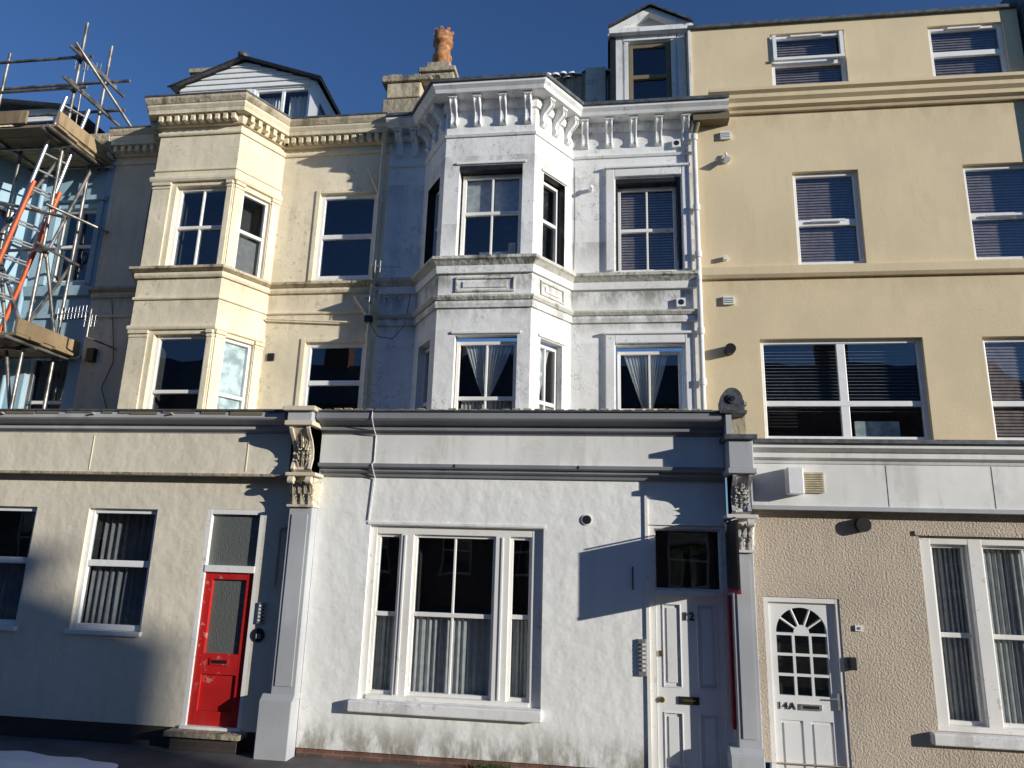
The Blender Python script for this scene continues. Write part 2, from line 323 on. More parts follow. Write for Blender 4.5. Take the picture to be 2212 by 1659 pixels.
# clad gable dormer
Yd=1.8;D=W0(Yd)
B.wall("dormer_cladding","upvc",D,-7.7,-5.1,9.0,10.45,[(-6.25,-5.2,9.5,10.36,.08)])
B.quad("dormer_cladding","upvc",[D.w(-7.7,0,10.45),D.w(-5.1,0,10.45),D.w(-6.5,0,10.93)])
for i in range(5):       # lapped boards on the gable
    z=10.385+.11*i;zt2=z+.105
    def ed(zz): 
        k=max(0,(zz-10.45)/.48);return -7.7+1.2*k,-5.1-1.4*k
    a0,b0=ed(z);a1,b1=ed(zt2)
    if b1-a1<.05: a1,b1=-6.52,-6.48
    B.add("dormer_boards","upvc",[D.w(a0,-.035,z),D.w(b0,-.035,z),D.w(b1,-.006,zt2),D.w(a1,-.006,zt2),D.w(a0,0,z),D.w(b0,0,z)],[(0,1,2,3),(0,1,5,4)])
for i in range(8):
    z=9.5+.11*i
    B.add("dormer_boards","upvc",[D.w(-7.7,-.035,z),D.w(-6.32,-.035,z),D.w(-6.32,-.006,z+.105),D.w(-7.7,-.006,z+.105),D.w(-7.7,0,z),D.w(-6.32,0,z)],[(0,1,2,3),(0,1,5,4)])
frame(B,D,-6.25,-5.2,9.5,10.36,.02,.05,None,[(-5.72,.06)],mat="upvc",roommat="room_shade")
sheet(B,"curtains","curtain",D,lambda t:(-6.2,-5.85),9.5,10.3,.2,.02,5);sheet(B,"curtains","curtain",D,lambda t:(-5.65,-5.3),9.5,10.3,.2,.02,4)
B.quad("dormer_cladding","upvc",[D.w(-5.1,.001,9.0),D.w(-4.25,.001,9.0),D.w(-5.1,.001,10.45)])
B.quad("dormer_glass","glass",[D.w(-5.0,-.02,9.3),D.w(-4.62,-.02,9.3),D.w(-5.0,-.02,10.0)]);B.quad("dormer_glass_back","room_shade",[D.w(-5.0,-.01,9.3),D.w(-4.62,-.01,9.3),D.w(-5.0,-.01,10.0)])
B.add("dormer_roof","slate",[(-7.85,1.65,10.43),(-6.5,1.65,10.97),(-6.5,5,10.97),(-7.85,5,10.43)],[(0,1,2,3)])
B.add("dormer_roof","slate",[(-5.0,1.65,10.43),(-6.5,1.65,10.97),(-6.5,5,10.97),(-5.0,5,10.43)],[(0,1,2,3)])
B.add("dormer_roof","slate",[(-5.0,1.7,10.43),(-4.2,1.7,9.0),(-4.2,5,9.0),(-5.0,5,10.43)],[(0,1,2,3)])
for a,b in (((-7.88,10.43),(-6.5,10.98)),((-6.5,10.98),(-4.98,10.44)),((-4.98,10.44),(-4.18,9.0))):
    B.tube("dormer_verge","black_paint",(a[0],1.68,a[1]),(b[0],1.68,b[1]),.018,6)
B.lathe("dormer_finial","slate",(-6.5,1.7),[(.09,10.95),(.1,11.02),(.06,11.06),(0,11.06)],10)
Ck=W0(2.4);B.box("chimney","stone_dirty",Ck,-7.95,-7.5,0,.6,8.8,11.25);B.box("chimney","stone_dirty",Ck,-8.0,-7.45,-.05,.65,11.25,11.33)
B.tube("downpipe","cream_upper",(-3.36,.68,8.5),(-3.36,.68,3.95),.035)
for z in (8.4,7.4,6.35,5.3): B.tube("downpipe","cream_upper",(-3.36,.68,z),(-3.36,.68,z+.09),.048)
B.tube("downpipe","cream_upper",(-3.62,.70,5.95),(-3.38,.68,5.6),.03);B.tube("downpipe","cream_upper",(-4.95,.70,5.62),(-3.6,.70,5.55),.014)
B.tube("downpipe","cream_upper",(-3.58,.70,8.0),(-3.38,.68,7.55),.018)
B.box("wall_vent","black_paint",U,-4.88,-4.78,-.02,0,5.0,5.11)
wire(B,[(-7.5,.73,6.0),(-7.35,.73,5.3),(-7.3,.73,5.0),(-7.42,.73,4.6),(-7.2,.73,4.1)]);wire(B,[(-7.12,.73,8.3),(-7.14,.73,7.2),(-7.1,.73,6.2),(-7.12,.73,5.0)],.005)
B.box("cable_box","black_paint",U,-7.72,-7.6,-.08,0,5.0,5.2);B.box("cable_box","black_paint",U,-3.42,-3.32,-.15,-.06,5.53,5.62)
wire(B,[(-3.36,.6,5.55),(-3.2,.6,5.3),(-3.0,.65,5.28),(-2.85,.7,5.5),(-2.8,.72,6.0)],.005)
# ground floor
B.wall("shop_walls","cream_ground",G,-12,-3.85,.26,3.8,[(-8.45,-7.47,1.31,2.81,.1),(-6.72,-5.75,1.31,2.81,.1),(-5.06,-4.29,.26,2.83,.14)])
B.wall("brick_base","brick_dark",W0(.03),-12,-3.85,-.1,.26)
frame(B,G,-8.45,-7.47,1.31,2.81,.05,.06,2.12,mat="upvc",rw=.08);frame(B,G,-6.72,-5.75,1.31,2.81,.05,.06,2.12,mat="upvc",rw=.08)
for a,b in ((-6.66,-5.81),(-8.4,-7.53)): sheet(B,"curtains","curtain_dim",G,lambda t,a=a,b=b:(a,b),1.33,2.10,.2,.018,9)
sheet(B,"curtains","curtain_dim",G,lambda t:(-6.66,-6.0),2.05,2.78,.3,.02,6)
for a,b in ((-6.74,-5.73),(-8.5,-7.45)): B.box("window_sills","upvc",G,a,b,-.05,.05,1.26,1.309)
B.box("door_frame","joinery",G,-5.058,-5.0,.0,.1,.28,2.828);B.box("door_frame","joinery",G,-4.345,-4.292,.0,.1,.28,2.828);B.box("door_frame","joinery",G,-5.0,-4.345,.002,.1,2.77,2.828);B.box("door_frame","joinery",G,-5.0,-4.345,-.01,.1,2.06,2.14)
B.quad("transom_light","frosted_glass",[G.w(-5.0,.06,2.14),G.w(-4.345,.06,2.14),G.w(-4.345,.06,2.77),G.w(-5.0,.06,2.77)])
a,b=-4.995,-4.35
B.box("red_door","door_red",G,a,a+.10,.03,.09,.29,2.055);B.box("red_door","door_red",G,b-.10,b,.03,.09,.29,2.055)
B.box("red_door","door_red",G,a+.1,b-.1,.031,.09,1.97,2.054);B.box("red_door","door_red",G,a+.1,b-.1,.031,.09,.86,1.10);B.box("red_door","door_red",G,a+.1,b-.1,.031,.09,.291,.45)
B.box("red_door","door_red",G,a+.1,b-.1,.055,.09,.45,.86)
B.quad("door_glass","frosted_glass",[G.w(a+.1,.07,1.1),G.w(b-.1,.07,1.1),G.w(b-.1,.07,1.97),G.w(a+.1,.07,1.97)])
B.box("letter_plate","door_red",G,-4.80,-4.56,.02,.03,.97,1.05);B.box("letter_plate","black_paint",G,-4.78,-4.58,.017,.0199,.99,1.03)
B.box("door_step","stone_dirty",G,-5.15,-4.22,-.18,.1,.20,.255);B.box("door_step","brick_dark",G,-5.1,-4.27,-.12,.02,-.05,.198)
B.box("door_step","joinery",G,-5.06,-4.29,-.03,.12,.256,.288)
B.box("intercom","aluminium",G,-4.235,-4.135,-.025,0,1.47,1.72)
for i in range(5): B.box("intercom_labels","door_white",G,-4.22,-4.18,-.029,-.0252,1.50+i*.042,1.525+i*.042);B.box("intercom_buttons","black_paint",G,-4.17,-4.15,-.031,-.0252,1.50+i*.042,1.52+i*.042)
disc(B,"number_plaque","black_paint",G,-4.20,1.34,.08,-.015,0,24);text(B,"10",-4.20,-.019,1.325,.075,"curtain_net","house_number",.0005,1.0)
Fs=W0(-.1)
B.box("fascia","cream_ground",Fs,-12,-3.97,-.03,.099,3.27,3.78);B.box("fascia","stone_dirty",Fs,-12,-3.97,-.06,.097,3.235,3.268)
for u in (-6.72,-4.55,-9): B.box("fascia_joints","cream_upper",Fs,u,u+.012,-.036,-.03,3.30,3.74)
corn=[(0,3.78),(.12,3.78),(.16,3.82),(.20,3.83),(.20,3.88),(.30,3.93),(.33,3.93),(.35,3.95),(.35,4.03),(0,4.03)]
B.prism("shop_cornice","grey_light",G,-12,-4.0,corn);B.box("shop_cornice_lead","lead",G,-12,-3.98,-.375,.76,4.031,4.055)
x=-12
while x<-4.1:
    w=random.uniform(.1,.5);B.box("shop_cornice_rust","wood_old",G,x,min(x+w,-4.0),-.362,-.352,4.03-random.uniform(.015,.05),4.029);x+=w+random.uniform(0,.12)
for x in (-7.9,-6.6,-5.5,-9): B.tube("gutter_brackets","stone_dirty",(x,-.40,4.0),(x+.02,-.1,3.93),.012,6)
B.tube("waste_pipe","stone_dirty",(-4.03,-.05,2.6),(-4.03,-.05,1.9),.016);B.tube("waste_pipe","stone_dirty",(-4.03,-.05,2.6),(-3.95,-.05,2.62),.016)
wire(B,[(-6.85,-.008,1.25),(-6.9,-.008,.9),(-6.88,-.008,.27)],.006,"cream_ground")
B.finish({"window_frames":.006,"bay_pilasters":.006,"red_door":.006,"cornice_dentils":.005,"window_trim":.006,"fascia":.005,"intercom":.004})
# ================================================================= WHITE HOUSE (No 12)
B=Obj("white_terraced_house")
XL,XR=-3.28,1.20
P2=[(-2.71,.75),(-2.23,.05),(-.98,.05),(-.50,.75)]
F2=W0(.05);C2=Fr(P2[2],P2[3]);L2=Fr(P2[0],P2[1])
zt=8.6;bk="black_paint"
B.wall("upper_walls","white_upper",U,XL,-2.71,3.9,zt)
B.wall("upper_walls","white_upper",U,-.50,XR,3.9,zt,[(.12,1.03,6.26,7.68,.2,),(.11,1.01,4.0,5.18,.16)])
B.wall("bay_walls","white_upper",F2,-2.23,-.98,3.9,zt,[(-2.02,-1.14,6.20,7.58,.2),(-1.97,-1.15,3.95,5.13,.16)])
for Fq in (C2,L2): B.wall("bay_walls","white_upper",Fq,0,Fq.L,3.9,zt,[(.2,.68,6.20,7.52,.2,bk),(.2,.66,3.95,5.13,.14)])
for Fq,u0,u1,z0,z1 in ((F2,-2.02,-1.14,6.2,7.58),(U,.12,1.03,6.26,7.68)):
    B.box("black_linings",bk,Fq,u0+.001,u1-.001,.0,.13,z1-.07,z1-.001);
B.box("black_linings",bk,U,.985,1.029,.0,.13,6.28,7.61);B.box("black_linings",bk,U,.121,.15,.03,.13,6.28,7.61)
frame(B,F2,-1.99,-1.15,6.22,7.50,.13,.05,6.92,[-1.57],roommat="room_shade")
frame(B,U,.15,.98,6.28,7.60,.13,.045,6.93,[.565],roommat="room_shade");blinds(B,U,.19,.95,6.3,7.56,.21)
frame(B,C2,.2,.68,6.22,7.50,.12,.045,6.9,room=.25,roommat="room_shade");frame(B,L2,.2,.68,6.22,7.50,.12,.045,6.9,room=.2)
B.box("bedroom_things","glare_and_pale_items",F2,-1.75,-1.35,.30,.38,6.25,6.42);B.box("bedroom_things","plastic_beige",F2,-1.35,-1.25,.30,.38,6.27,6.55)
B.quad("blinds","blind_pale",[F2.w(-1.95,.22,6.95),F2.w(-1.2,.22,6.95),F2.w(-1.2,.22,7.46),F2.w(-1.95,.22,7.46)])
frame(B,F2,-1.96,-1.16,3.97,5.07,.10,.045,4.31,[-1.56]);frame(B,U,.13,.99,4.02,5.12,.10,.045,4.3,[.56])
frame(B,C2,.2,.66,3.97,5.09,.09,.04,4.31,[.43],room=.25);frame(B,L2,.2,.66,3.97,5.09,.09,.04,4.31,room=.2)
def vcurt(F,a,b,c,z0,z1,d):
    sheet(B,"curtains","curtain",F,lambda t:(c-.04-(c-.04-a-.02)*max(0,t)**.9,c-.004),z0,z1,d,.012,7,seed=3)
    sheet(B,"curtains","curtain",F,lambda t:(c+.004,c+.04+(b-.02-c-.04)*max(0,t)**.9),z0,z1,d,.012,7,seed=5)
    sheet(B,"curtains","curtain_net",F,lambda t:(a,b),3.95,z0,d+.01,.008,12)
vcurt(F2,-1.88,-1.2,-1.56,4.33,5.04,.18);vcurt(U,.20,.84,.54,4.27,5.09,.18)
sheet(B,"curtains","curtain",C2,lambda t:(.24,.30+.25*t),4.2,5.05,.15,.012,5);sheet(B,"curtains","curtain_net",C2,lambda t:(.24,.62),3.95,4.3,.15,.012,8)
for u0,u1,z0,z1,w in ((.12,1.03,6.26,7.68,.14),(.11,1.01,4.0,5.18,.14)):
    M="white_moulding"
    B.box("window_surrounds",M,U,u0-w,u0-.015,-.045,0,z0,z1+w);B.box("window_surrounds",M,U,u1+.015,u1+w*.85,-.045,0,z0,z1+w);B.box("window_surrounds",M,U,u0-.015,u1+.015,-.043,0,z1+.02,z1+w-.001)
    B.box("window_surrounds",M,U,u0-w-.03,u1+w*.85+.02,-.07,0,z1+w+.001,z1+w+.04)
for Fq,u0,u1,z1 in ((F2,-2.02,-1.14,7.58),(F2,-1.97,-1.15,5.13),(C2,.2,.68,7.52),(C2,.2,.66,5.13)):
    B.box("window_surrounds","white_moulding",Fq,u0-.05,u1+.05,-.025,0,z1+.012,z1+.05)
path2=[(XL,.75)]+P2+[(XR+.02,.75)]
B.sweep("string_courses","white_ledge",path2,[(0,6.08),(.05,6.08),(.10,6.13),(.13,6.15),(.13,6.19),(0,6.215)])
B.sweep("string_courses","white_upper",path2,[(0,5.98),(.04,5.98),(.05,6.079),(0,6.079)])
B.sweep("string_courses","white_ledge",path2,[(0,5.60),(.05,5.60),(.075,5.635),(.075,5.66),(0,5.68)])
B.sweep("string_courses","white_upper",path2,[(0,5.50),(.03,5.50),(.04,5.55),(.03,5.599),(0,5.599)])
B.sweep("string_courses","white_upper",path2,[(0,8.02),(.02,8.02),(.035,8.05),(0,8.07)])
for Fq,a,b in ((F2,-2.0,-1.2),(C2,.17,.68)):
    for q in ((a,b,5.72,5.75),(a,b,5.90,5.93)): B.box("apron_panels","white_ledge",Fq,q[0],q[1],-.022,0,q[2],q[3])
    B.box("apron_panels","white_ledge",Fq,a,a+.03,-.02,0,5.751,5.899);B.box("apron_panels","white_ledge",Fq,b-.03,b,-.02,0,5.751,5.899)
    B.box("apron_panels","white_upper",Fq,a+.1,b-.1,-.015,0,5.78,5.87)
pathc=path2[:-1]+[(1.70,.75)]
B.sweep("cornice","white_moulding",path2,[(0,8.44),(.03,8.44),(.05,8.50),(.05,8.575),(0,8.575)])
B.sweep("cornice","white_moulding",pathc,[(0,8.576),(.24,8.576),(.26,8.62),(.30,8.66),(.30,8.70),(0,8.70)])
B.sweep("cornice_lead","lead",pathc,[(-.2,8.701),(.33,8.701),(.33,8.745),(-.2,8.80)])
B.quad("bay_roof","lead",[(-2.75,.75,8.75),(-2.25,.04,8.75),(-.96,.04,8.75),(-.46,.75,8.75)])
for u in (-2.13,-1.79,-1.43,-1.08): corbel(B,"corbels","white_moulding",F2,u,8.54,.36,.17,.10)
for Fq in (C2,L2):
    for u in (.14,.42,.70): corbel(B,"corbels","white_moulding",Fq,u,8.54,.36,.17,.09)
for u in (-.32,.03,.38,.74,1.12,-2.88,-3.12): corbel(B,"corbels","white_moulding",U,u,8.54,.36,.17,.10)
B.quad("slate_roof","slate",[(XL,.8,8.74),(XR,.8,8.74),(XR,5,10.7),(XL,5,10.7)]);B.quad("slate_roof","slate",[(XL,5,10.7),(XR,5,10.7),(XR,9,8.7),(XL,9,8.7)])
Pq=W0(.55)
B.box("party_parapet","stone_dirty",Pq,-3.40,-2.75,0,.5,8.81,9.08);B.box("party_parapet","cream_ledge",Pq,-3.34,-2.8,-.02,.48,9.081,9.34);B.box("party_parapet","stone_dirty",Pq,-3.42,-2.62,-.06,.55,9.341,9.41);B.box("party_parapet","white_ledge",Pq,-2.749,-2.3,.1,.5,8.81,9.3)
for i in range(9): B.box("party_parapet_rubble","stone_dirty",Pq,-3.4+i*.1,-3.31+i*.1,-.05,.4,9.4101,9.412+random.uniform(.01,.06))
# rubble parapet with snow
rp=W0(1.2);x=-1.05
while x<.05:
    w=random.uniform(.05,.16);h=9.70+random.uniform(0,.13)+.1*(x+1);B.box("rear_parapet","stone_dirty",rp,x,x+w,random.uniform(0,.05),.4,8.8,h)
    if random.random()<.85:
        r=random.uniform(.04,.075);cx=x+w/2;B.lathe("roof_snow","snow",(cx,1.25),[(r*1.7,h-.01),(r*1.5,h+.03),(r*.7,h+r*.8),(0,h+r*.9)],9)
    x+=w+.003
B.box("rear_parapet_block","white_ledge",rp,-.33,-.02,-.12,.3,8.8,9.82)
# dormer
Dm=W0(.95)
B.wall("dormer_walls","white_moulding",Dm,.12,1.20,8.74,10.3,[(.33,.97,9.0,10.1,.08)])
B.box("dormer_walls","white_moulding",Dm,.14,.24,-.04,0,8.78,10.26);B.box("dormer_walls","white_moulding",Dm,1.07,1.18,-.04,0,8.78,10.26)
B.box("dormer_walls","white_moulding",Dm,.27,.33,-.03,.02,8.9,10.18);B.box("dormer_walls","white_moulding",Dm,.97,1.03,-.03,.02,8.9,10.18);B.box("dormer_walls","white_moulding",Dm,.25,1.05,-.045,0,10.12,10.2)
frame(B,Dm,.33,.97,9.0,10.1,.02,.07,9.52,mat="wood_old",roommat="room_dark",rw=.07)
B.quad("dormer_cheek","black_paint",[(.12,.95,8.74),(.12,3.5,8.74),(.12,3.5,10.3),(.12,.95,10.3)]);B.quad("dormer_cheek","black_paint",[(1.2,.95,8.74),(1.2,3.5,8.74),(1.2,3.5,10.3),(1.2,.95,10.3)])
B.box("dormer_flashing","black_paint",Dm,.055,.119,-.05,.3,8.8,10.2)
B.quad("dormer_pediment","white_ledge",[(.12,.94,10.3),(1.2,.94,10.3),(.66,.94,10.60)])
for a,b in (((.02,10.28),(.66,10.63)),((.66,10.63),(1.30,10.28))):
    da=Vector((a[0],.82,a[1]));db=Vector((b[0],.82,b[1]));
    B.add("dormer_barge","white_moulding",[da,db,db+Vector((0,0,-.10)),da+Vector((0,0,-.10)),da+Vector((0,.15,0)),db+Vector((0,.15,0)),db+Vector((0,.15,-.10)),da+Vector((0,.15,-.10))],[(0,1,2,3),(3,2,6,7)])
    B.add("dormer_roof","slate",[da+Vector((-.0,-.06,.03)),db+Vector((0,-.06,.03)),db+Vector((0,2.6,.03)),da+Vector((0,2.6,.03)),da+Vector((0,-.06,.0)),db+Vector((0,-.06,.0))],[(0,1,2,3),(0,1,5,4)])
B.box("dormer_barge","white_moulding",Dm,.04,1.28,-.14,0,10.2,10.28)
B.lathe("dormer_finial","terracotta",(.66,.9),[(.05,10.62),(.06,10.70),(.03,10.74),(0,10.75)],10)
# chimney and pot
Ch=W0(2.5)
B.box("chimney","stone_dirty",Ch,-3.42,-2.80,0,.6,9.3,11.02);B.box("chimney","stone_dirty",Ch,-3.46,-2.76,-.05,.65,11.02,11.12);B.box("chimney","stone_dirty",Ch,-3.34,-2.88,.03,.55,11.12,11.28)
B.lathe("chimney_pot","terracotta",(-3.10,2.75),[(.16,11.2),(.155,11.45),(.185,11.47),(.185,11.53),(.15,11.55),(.145,11.78),(.19,11.80),(.19,11.87),(.17,11.88),(.18,12.02),(.14,12.02),(.13,11.6)],24)
for i in range(8):
    th=i*math.pi/4;B.box("chimney_pot_crown","terracotta",Fr((-3.10+.17*math.cos(th)-.02,2.75+.17*math.sin(th)),(-3.10+.17*math.cos(th)+.1,2.75+.17*math.sin(th))),0,.05,-.02,.02,12.02,12.08)
B.tube("downpipe","white_moulding",(1.235,.68,8.5),(1.235,.68,4.0),.036)
for z in (8.2,7.1,6.4,5.3,4.6): B.tube("downpipe","white_moulding",(1.235,.68,z),(1.235,.68,z+.09),.05)
B.tube("downpipe","black_paint",(1.27,.9,10.2),(1.27,.9,8.8),.035)
B.box("hopper","wood_old",U,1.22,1.72,-.18,0,8.46,8.575);B.tube("hopper","wood_old",(1.3,.62,8.5),(1.24,.68,8.3),.04)
for u,z in ((.99,8.19),(.99,5.77)):
    B.box("wall_vent","upvc",U,u-.06,u+.06,-.05,0,z-.06,z+.06);disc(B,"wall_vent_hole","black_paint",U,u,z,.04,-.052,-.05)
disc(B,"security_light","upvc",U,-.23,7.52,.03,-.05,0);B.tube("security_light","upvc",(-.23,.70,7.54),(-.23,.63,7.48),.035,12,.025)
wire(B,[(1.12,.735,8.1),(1.13,.735,7.0),(1.14,.735,6.3)],.005,"black_paint");wire(B,[(-.45,.74,7.9),(-.44,.74,7.0),(-.45,.74,6.3)],.004,"white_ledge")
# ground floor
DX0,DX1=.46,1.32
B.wall("shop_walls","white_ground",G,-3.60,1.36,.13,3.8,[(-2.90,-.76,.69,2.68,.16),(DX0,1.355,.13,2.76,.13)])
B.wall("brick_base","brick_red",W0(.025),-3.60,1.36,-.1,.13)
M="joinery"
B.box("big_window_frame",M,G,-2.899,-2.82,.05,.16,.69,2.679);B.box("big_window_frame",M,G,-.90,-.761,.05,.16,.69,2.679);B.box("big_window_frame",M,G,-2.82,-.90,.052,.16,2.58,2.679)
B.box("big_window_frame",M,G,-2.51,-2.35,.04,.16,.70,2.58);B.box("big_window_frame",M,G,-1.34,-1.165,.04,.16,.70,2.58);B.box("big_window_frame",M,G,-2.82,-.90,.03,.16,.691,.74)
B.box("big_window_frame",M,G,-2.47,-2.44,.028,.0399,.75,2.57);B.box("big_window_frame",M,G,-1.27,-1.24,.028,.0399,.75,2.57)
frame(B,G,-2.82,-2.51,.74,2.58,.09,.035,1.64);frame(B,G,-2.35,-1.34,.74,2.58,.09,.035,1.65,[-1.845]);frame(B,G,-1.165,-.90,.74,2.58,.09,.035,1.66)
for a,b,f in ((-2.79,-2.54,4),(-2.32,-1.37,13),(-1.14,-.93,4)): sheet(B,"curtains","curtain_net",G,lambda t,a=a,b=b:(a,b),.76,1.62,.185,.010,f,nu=110,seed=int(f))
B.box("window_sill","white_moulding",G,-2.99,-.74,-.10,.05,.565,.688)
B.box("window_edge_trim","white_moulding",G,-2.93,-.74,-.012,0,2.69,2.72)
# door 12
B.box("door_frame",M,G,DX0+.001,.53,.02,.13,.0,2.755);B.box("door_frame",M,G,1.285,1.354,.02,.13,.0,2.755);B.box("door_frame",M,G,.53,1.285,.022,.13,2.72,2.755);B.box("door_frame",M,G,.53,1.285,.0,.13,1.97,2.03)
frame(B,G,.53,1.285,2.03,2.72,.07,.02,None,mat=M,room=.4)
B.box("door_frame",M,G,.425,.459,-.02,0,.13,3.26)
def panel_door(B,F,x0,x1,z0,z1,d,panels,mat):
    B.box("door_leaf",mat,F,x0,x1,d+.014,d+.045,z0,z1);
    for (a,b,c,e) in panels:
        for q in ((a-.012,a,c-.012,e+.012),(b,b+.012,c-.012,e+.012),(a,b,c-.012,c),(a,b,e,e+.012)): B.box("door_mouldings",mat,F,q[0],q[1],d-.010,d+.014,q[2],q[3])
        B.box("door_mouldings",mat,F,a+.035,b-.035,d+.004,d+.014,c+.035,e-.035)
    holes=[(a,b,c,e,.0) for a,b,c,e in panels];B.wall("door_leaf",mat,F,x0,x1,z0,z1,[h[:4]+(.013,) for h in holes],d)
panel_door(B,G,.535,1.28,.02,1.965,.05,[(.62,.80,1.0,1.87),(1.0,1.19,1.0,1.87),(.62,.80,.17,.72),(1.0,1.19,.17,.72)],"door_white")
B.box("letter_plate","black_paint",G,.77,.99,.035,.05,.82,.90);B.box("letter_plate","brass",G,.81,.95,.032,.0349,.852,.872)
disc(B,"door_knob","brass",G,.585,.86,.03,.0,.05);B.box("door_lock","brass",G,.565,.60,.035,.05,1.31,1.37)
text(B,"12",.90,.040,1.745,.12,"black_paint","house_number",.0035,1.15)
B.box("intercom","aluminium",G,.33,.42,-.03,0,1.10,1.49)
for i in range(7): B.box("intercom_labels","door_white",G,.375,.41,-.034,-.0302,1.15+i*.045,1.175+i*.045);B.box("intercom_buttons","black_paint",G,.345,.36,-.036,-.0302,1.15+i*.045,1.17+i*.045)
disc(B,"wall_vent","upvc",G,-.25,2.80,.062,-.015,0);disc(B,"wall_vent_hole","black_paint",G,-.25,2.80,.052,-.018,-.015)
B.tube("iron_hook","black_paint",(.28,-.02,2.28),(.28,-.02,2.02),.008);
# fascia and cornice
B.box("fascia","fascia_white",G,-3.58,1.335,-.12,0,3.42,3.78)
B.prism("fascia_moulding","grey_paint",G,-3.58,1.335,[(0,3.27),(.03,3.27),(.05,3.31),(.10,3.33),(.10,3.36),(.16,3.38),(.17,3.419),(0,3.419)])
B.prism("shop_cornice","grey_paint",G,-3.58,1.335,corn);B.box("shop_cornice_lead","lead",G,-3.60,1.35,-.375,.76,4.031,4.05)
along([(-3.5,-.35),(1.2,-.35)],.13,lambda Fq,u:B.box("shop_cornice_moss","stone_dirty",Fq,u-.04,u+.05,-.03,.04,4.0505,4.0505+random.uniform(.004,.02)))
for x in (-1.85,-.35): B.box("moulding_joints","black_paint",G,x,x+.012,-.172,-.1,3.38,3.42)
wire(B,[(-2.86,-.36,4.04),(-2.86,-.365,3.95),(-2.87,-.22,3.83),(-2.87,-.13,3.77),(-2.87,-.13,3.44),(-2.88,-.18,3.40),(-2.88,-.02,3.25),(-2.92,-.015,2.74)],.007,"fascia_white")
B.finish({"window_frames":.005,"big_window_frame":.008,"window_surrounds":.01,"window_sill":.015,"corbels":.006,"apron_panels":.008,"door_mouldings":.004,"party_parapet":.02,"chimney":.02,"intercom":.004})
# ================================================================= TAN HOUSE
B=Obj("tan_rendered_building")
XL,XR=1.20,5.75
H=[(2.38,3.42,9.0,9.94,.1),(4.55,5.55,9.0,9.9,.1),(2.56,3.43,6.29,7.68,.12),(4.77,5.65,6.30,7.69,.12),(2.0,4.02,3.90,5.25,.13),(4.73,5.70,3.9,5.25,.13)]
B.wall("upper_walls","tan_render",U,XL+.001,XR,3.6,10.1,H)
B.box("parapet_coping","lead",U,XL,XR,-.05,.3,10.101,10.15);B.box("roof_slab","lead",U,XL,XR,.31,8,9.9,10.0)
B.quad("end_wall","tan_render",[(XL,.75,8.5),(XL,6,8.5),(XL,6,10.1),(XL,.75,10.1)])
B.box("end_strip","white_moulding",U,1.205,1.24,-.02,0,8.8,10.1)
frame(B,U,2.38,3.42,9.0,9.94,.04,.055,9.46,mat="upvc",rw=.08);frame(B,U,4.55,5.55,9.0,9.9,.04,.055,9.46,mat="upvc",rw=.08)
B.box("open_sash","upvc",U,2.41,3.39,-.05,-.01,9.46,9.50);B.box("open_sash","upvc",U,2.41,2.46,-.03,.03,9.5,9.9);B.box("open_sash","upvc",U,3.34,3.39,-.03,.03,9.5,9.9)
frame(B,U,2.56,3.43,6.29,7.68,.06,.055,6.93,mat="upvc",rw=.09);frame(B,U,4.77,5.65,6.30,7.69,.06,.055,6.95,mat="upvc",rw=.09)
frame(B,U,2.0,4.02,3.90,5.25,.07,.055,4.39,[(3.03,.11)],mat="upvc",rw=.07);frame(B,U,4.73,5.70,3.9,5.25,.07,.055,4.39,mat="upvc",rw=.07)
for a,b,c,e in ((2.44,3.36,9.05,9.88),(4.61,5.49,9.05,9.85),(2.62,3.37,6.34,7.62),(4.83,5.6,6.35,7.63),(4.79,5.65,3.95,5.2)): blinds(B,U,a,b,c,e,.145)
blinds(B,U,2.06,3.96,4.3,5.2,.17,"blind_pale",.045,.28,.03)
B.box("framed_picture","glare_and_pale_items",U,3.2,3.75,.3,.33,3.95,4.2)
for (u0,u1,z0,z1) in ((2.38,3.42,9.0,9.94),(4.55,5.55,9,9.9),(2.56,3.43,6.29,7.68),(4.77,5.65,6.3,7.69)): B.box("trickle_vents","upvc",U,(u0+u1)/2-.22,(u0+u1)/2+.22,.02,.04,(z1-.045) if z0>8 else 6.93,(z1-.02) if z0>8 else 6.96)
B.prism("cornice","tan_render",U,1.45,XR,[(0,8.62),(.05,8.62),(.07,8.66),(.12,8.68),(.12,8.74),(.17,8.78),(.17,8.84),(.22,8.87),(.22,8.92),(0,8.95)])
B.prism("string_course","tan_render",U,1.27,XR,[(0,6.10),(.05,6.10),(.08,6.14),(.08,6.25),(0,6.285)])
for u,z in ((1.68,8.29),(1.62,5.79)):
    B.box("wall_vent","upvc",U,u-.07,u+.07,-.04,0,z-.06,z+.06)
    for i in range(3): B.box("wall_vent_louvres","curtain_dim",U,u-.055,u+.055,-.045,-.0402,z-.04+i*.03,z-.028+i*.03)
disc(B,"security_light","upvc",U,1.67,7.90,.05,-.04,0);B.tube("security_light","upvc",(1.67,.71,7.92),(1.67,.62,7.84),.03,12,.045);B.tube("security_light","upvc",(1.67,.70,7.95),(1.67,.72,8.0),.018)
B.box("wall_sensor","upvc",U,1.57,1.62,-.07,0,6.37,6.43);disc(B,"boiler_flue","black_paint",U,1.60,5.09,.07,-.12,0)
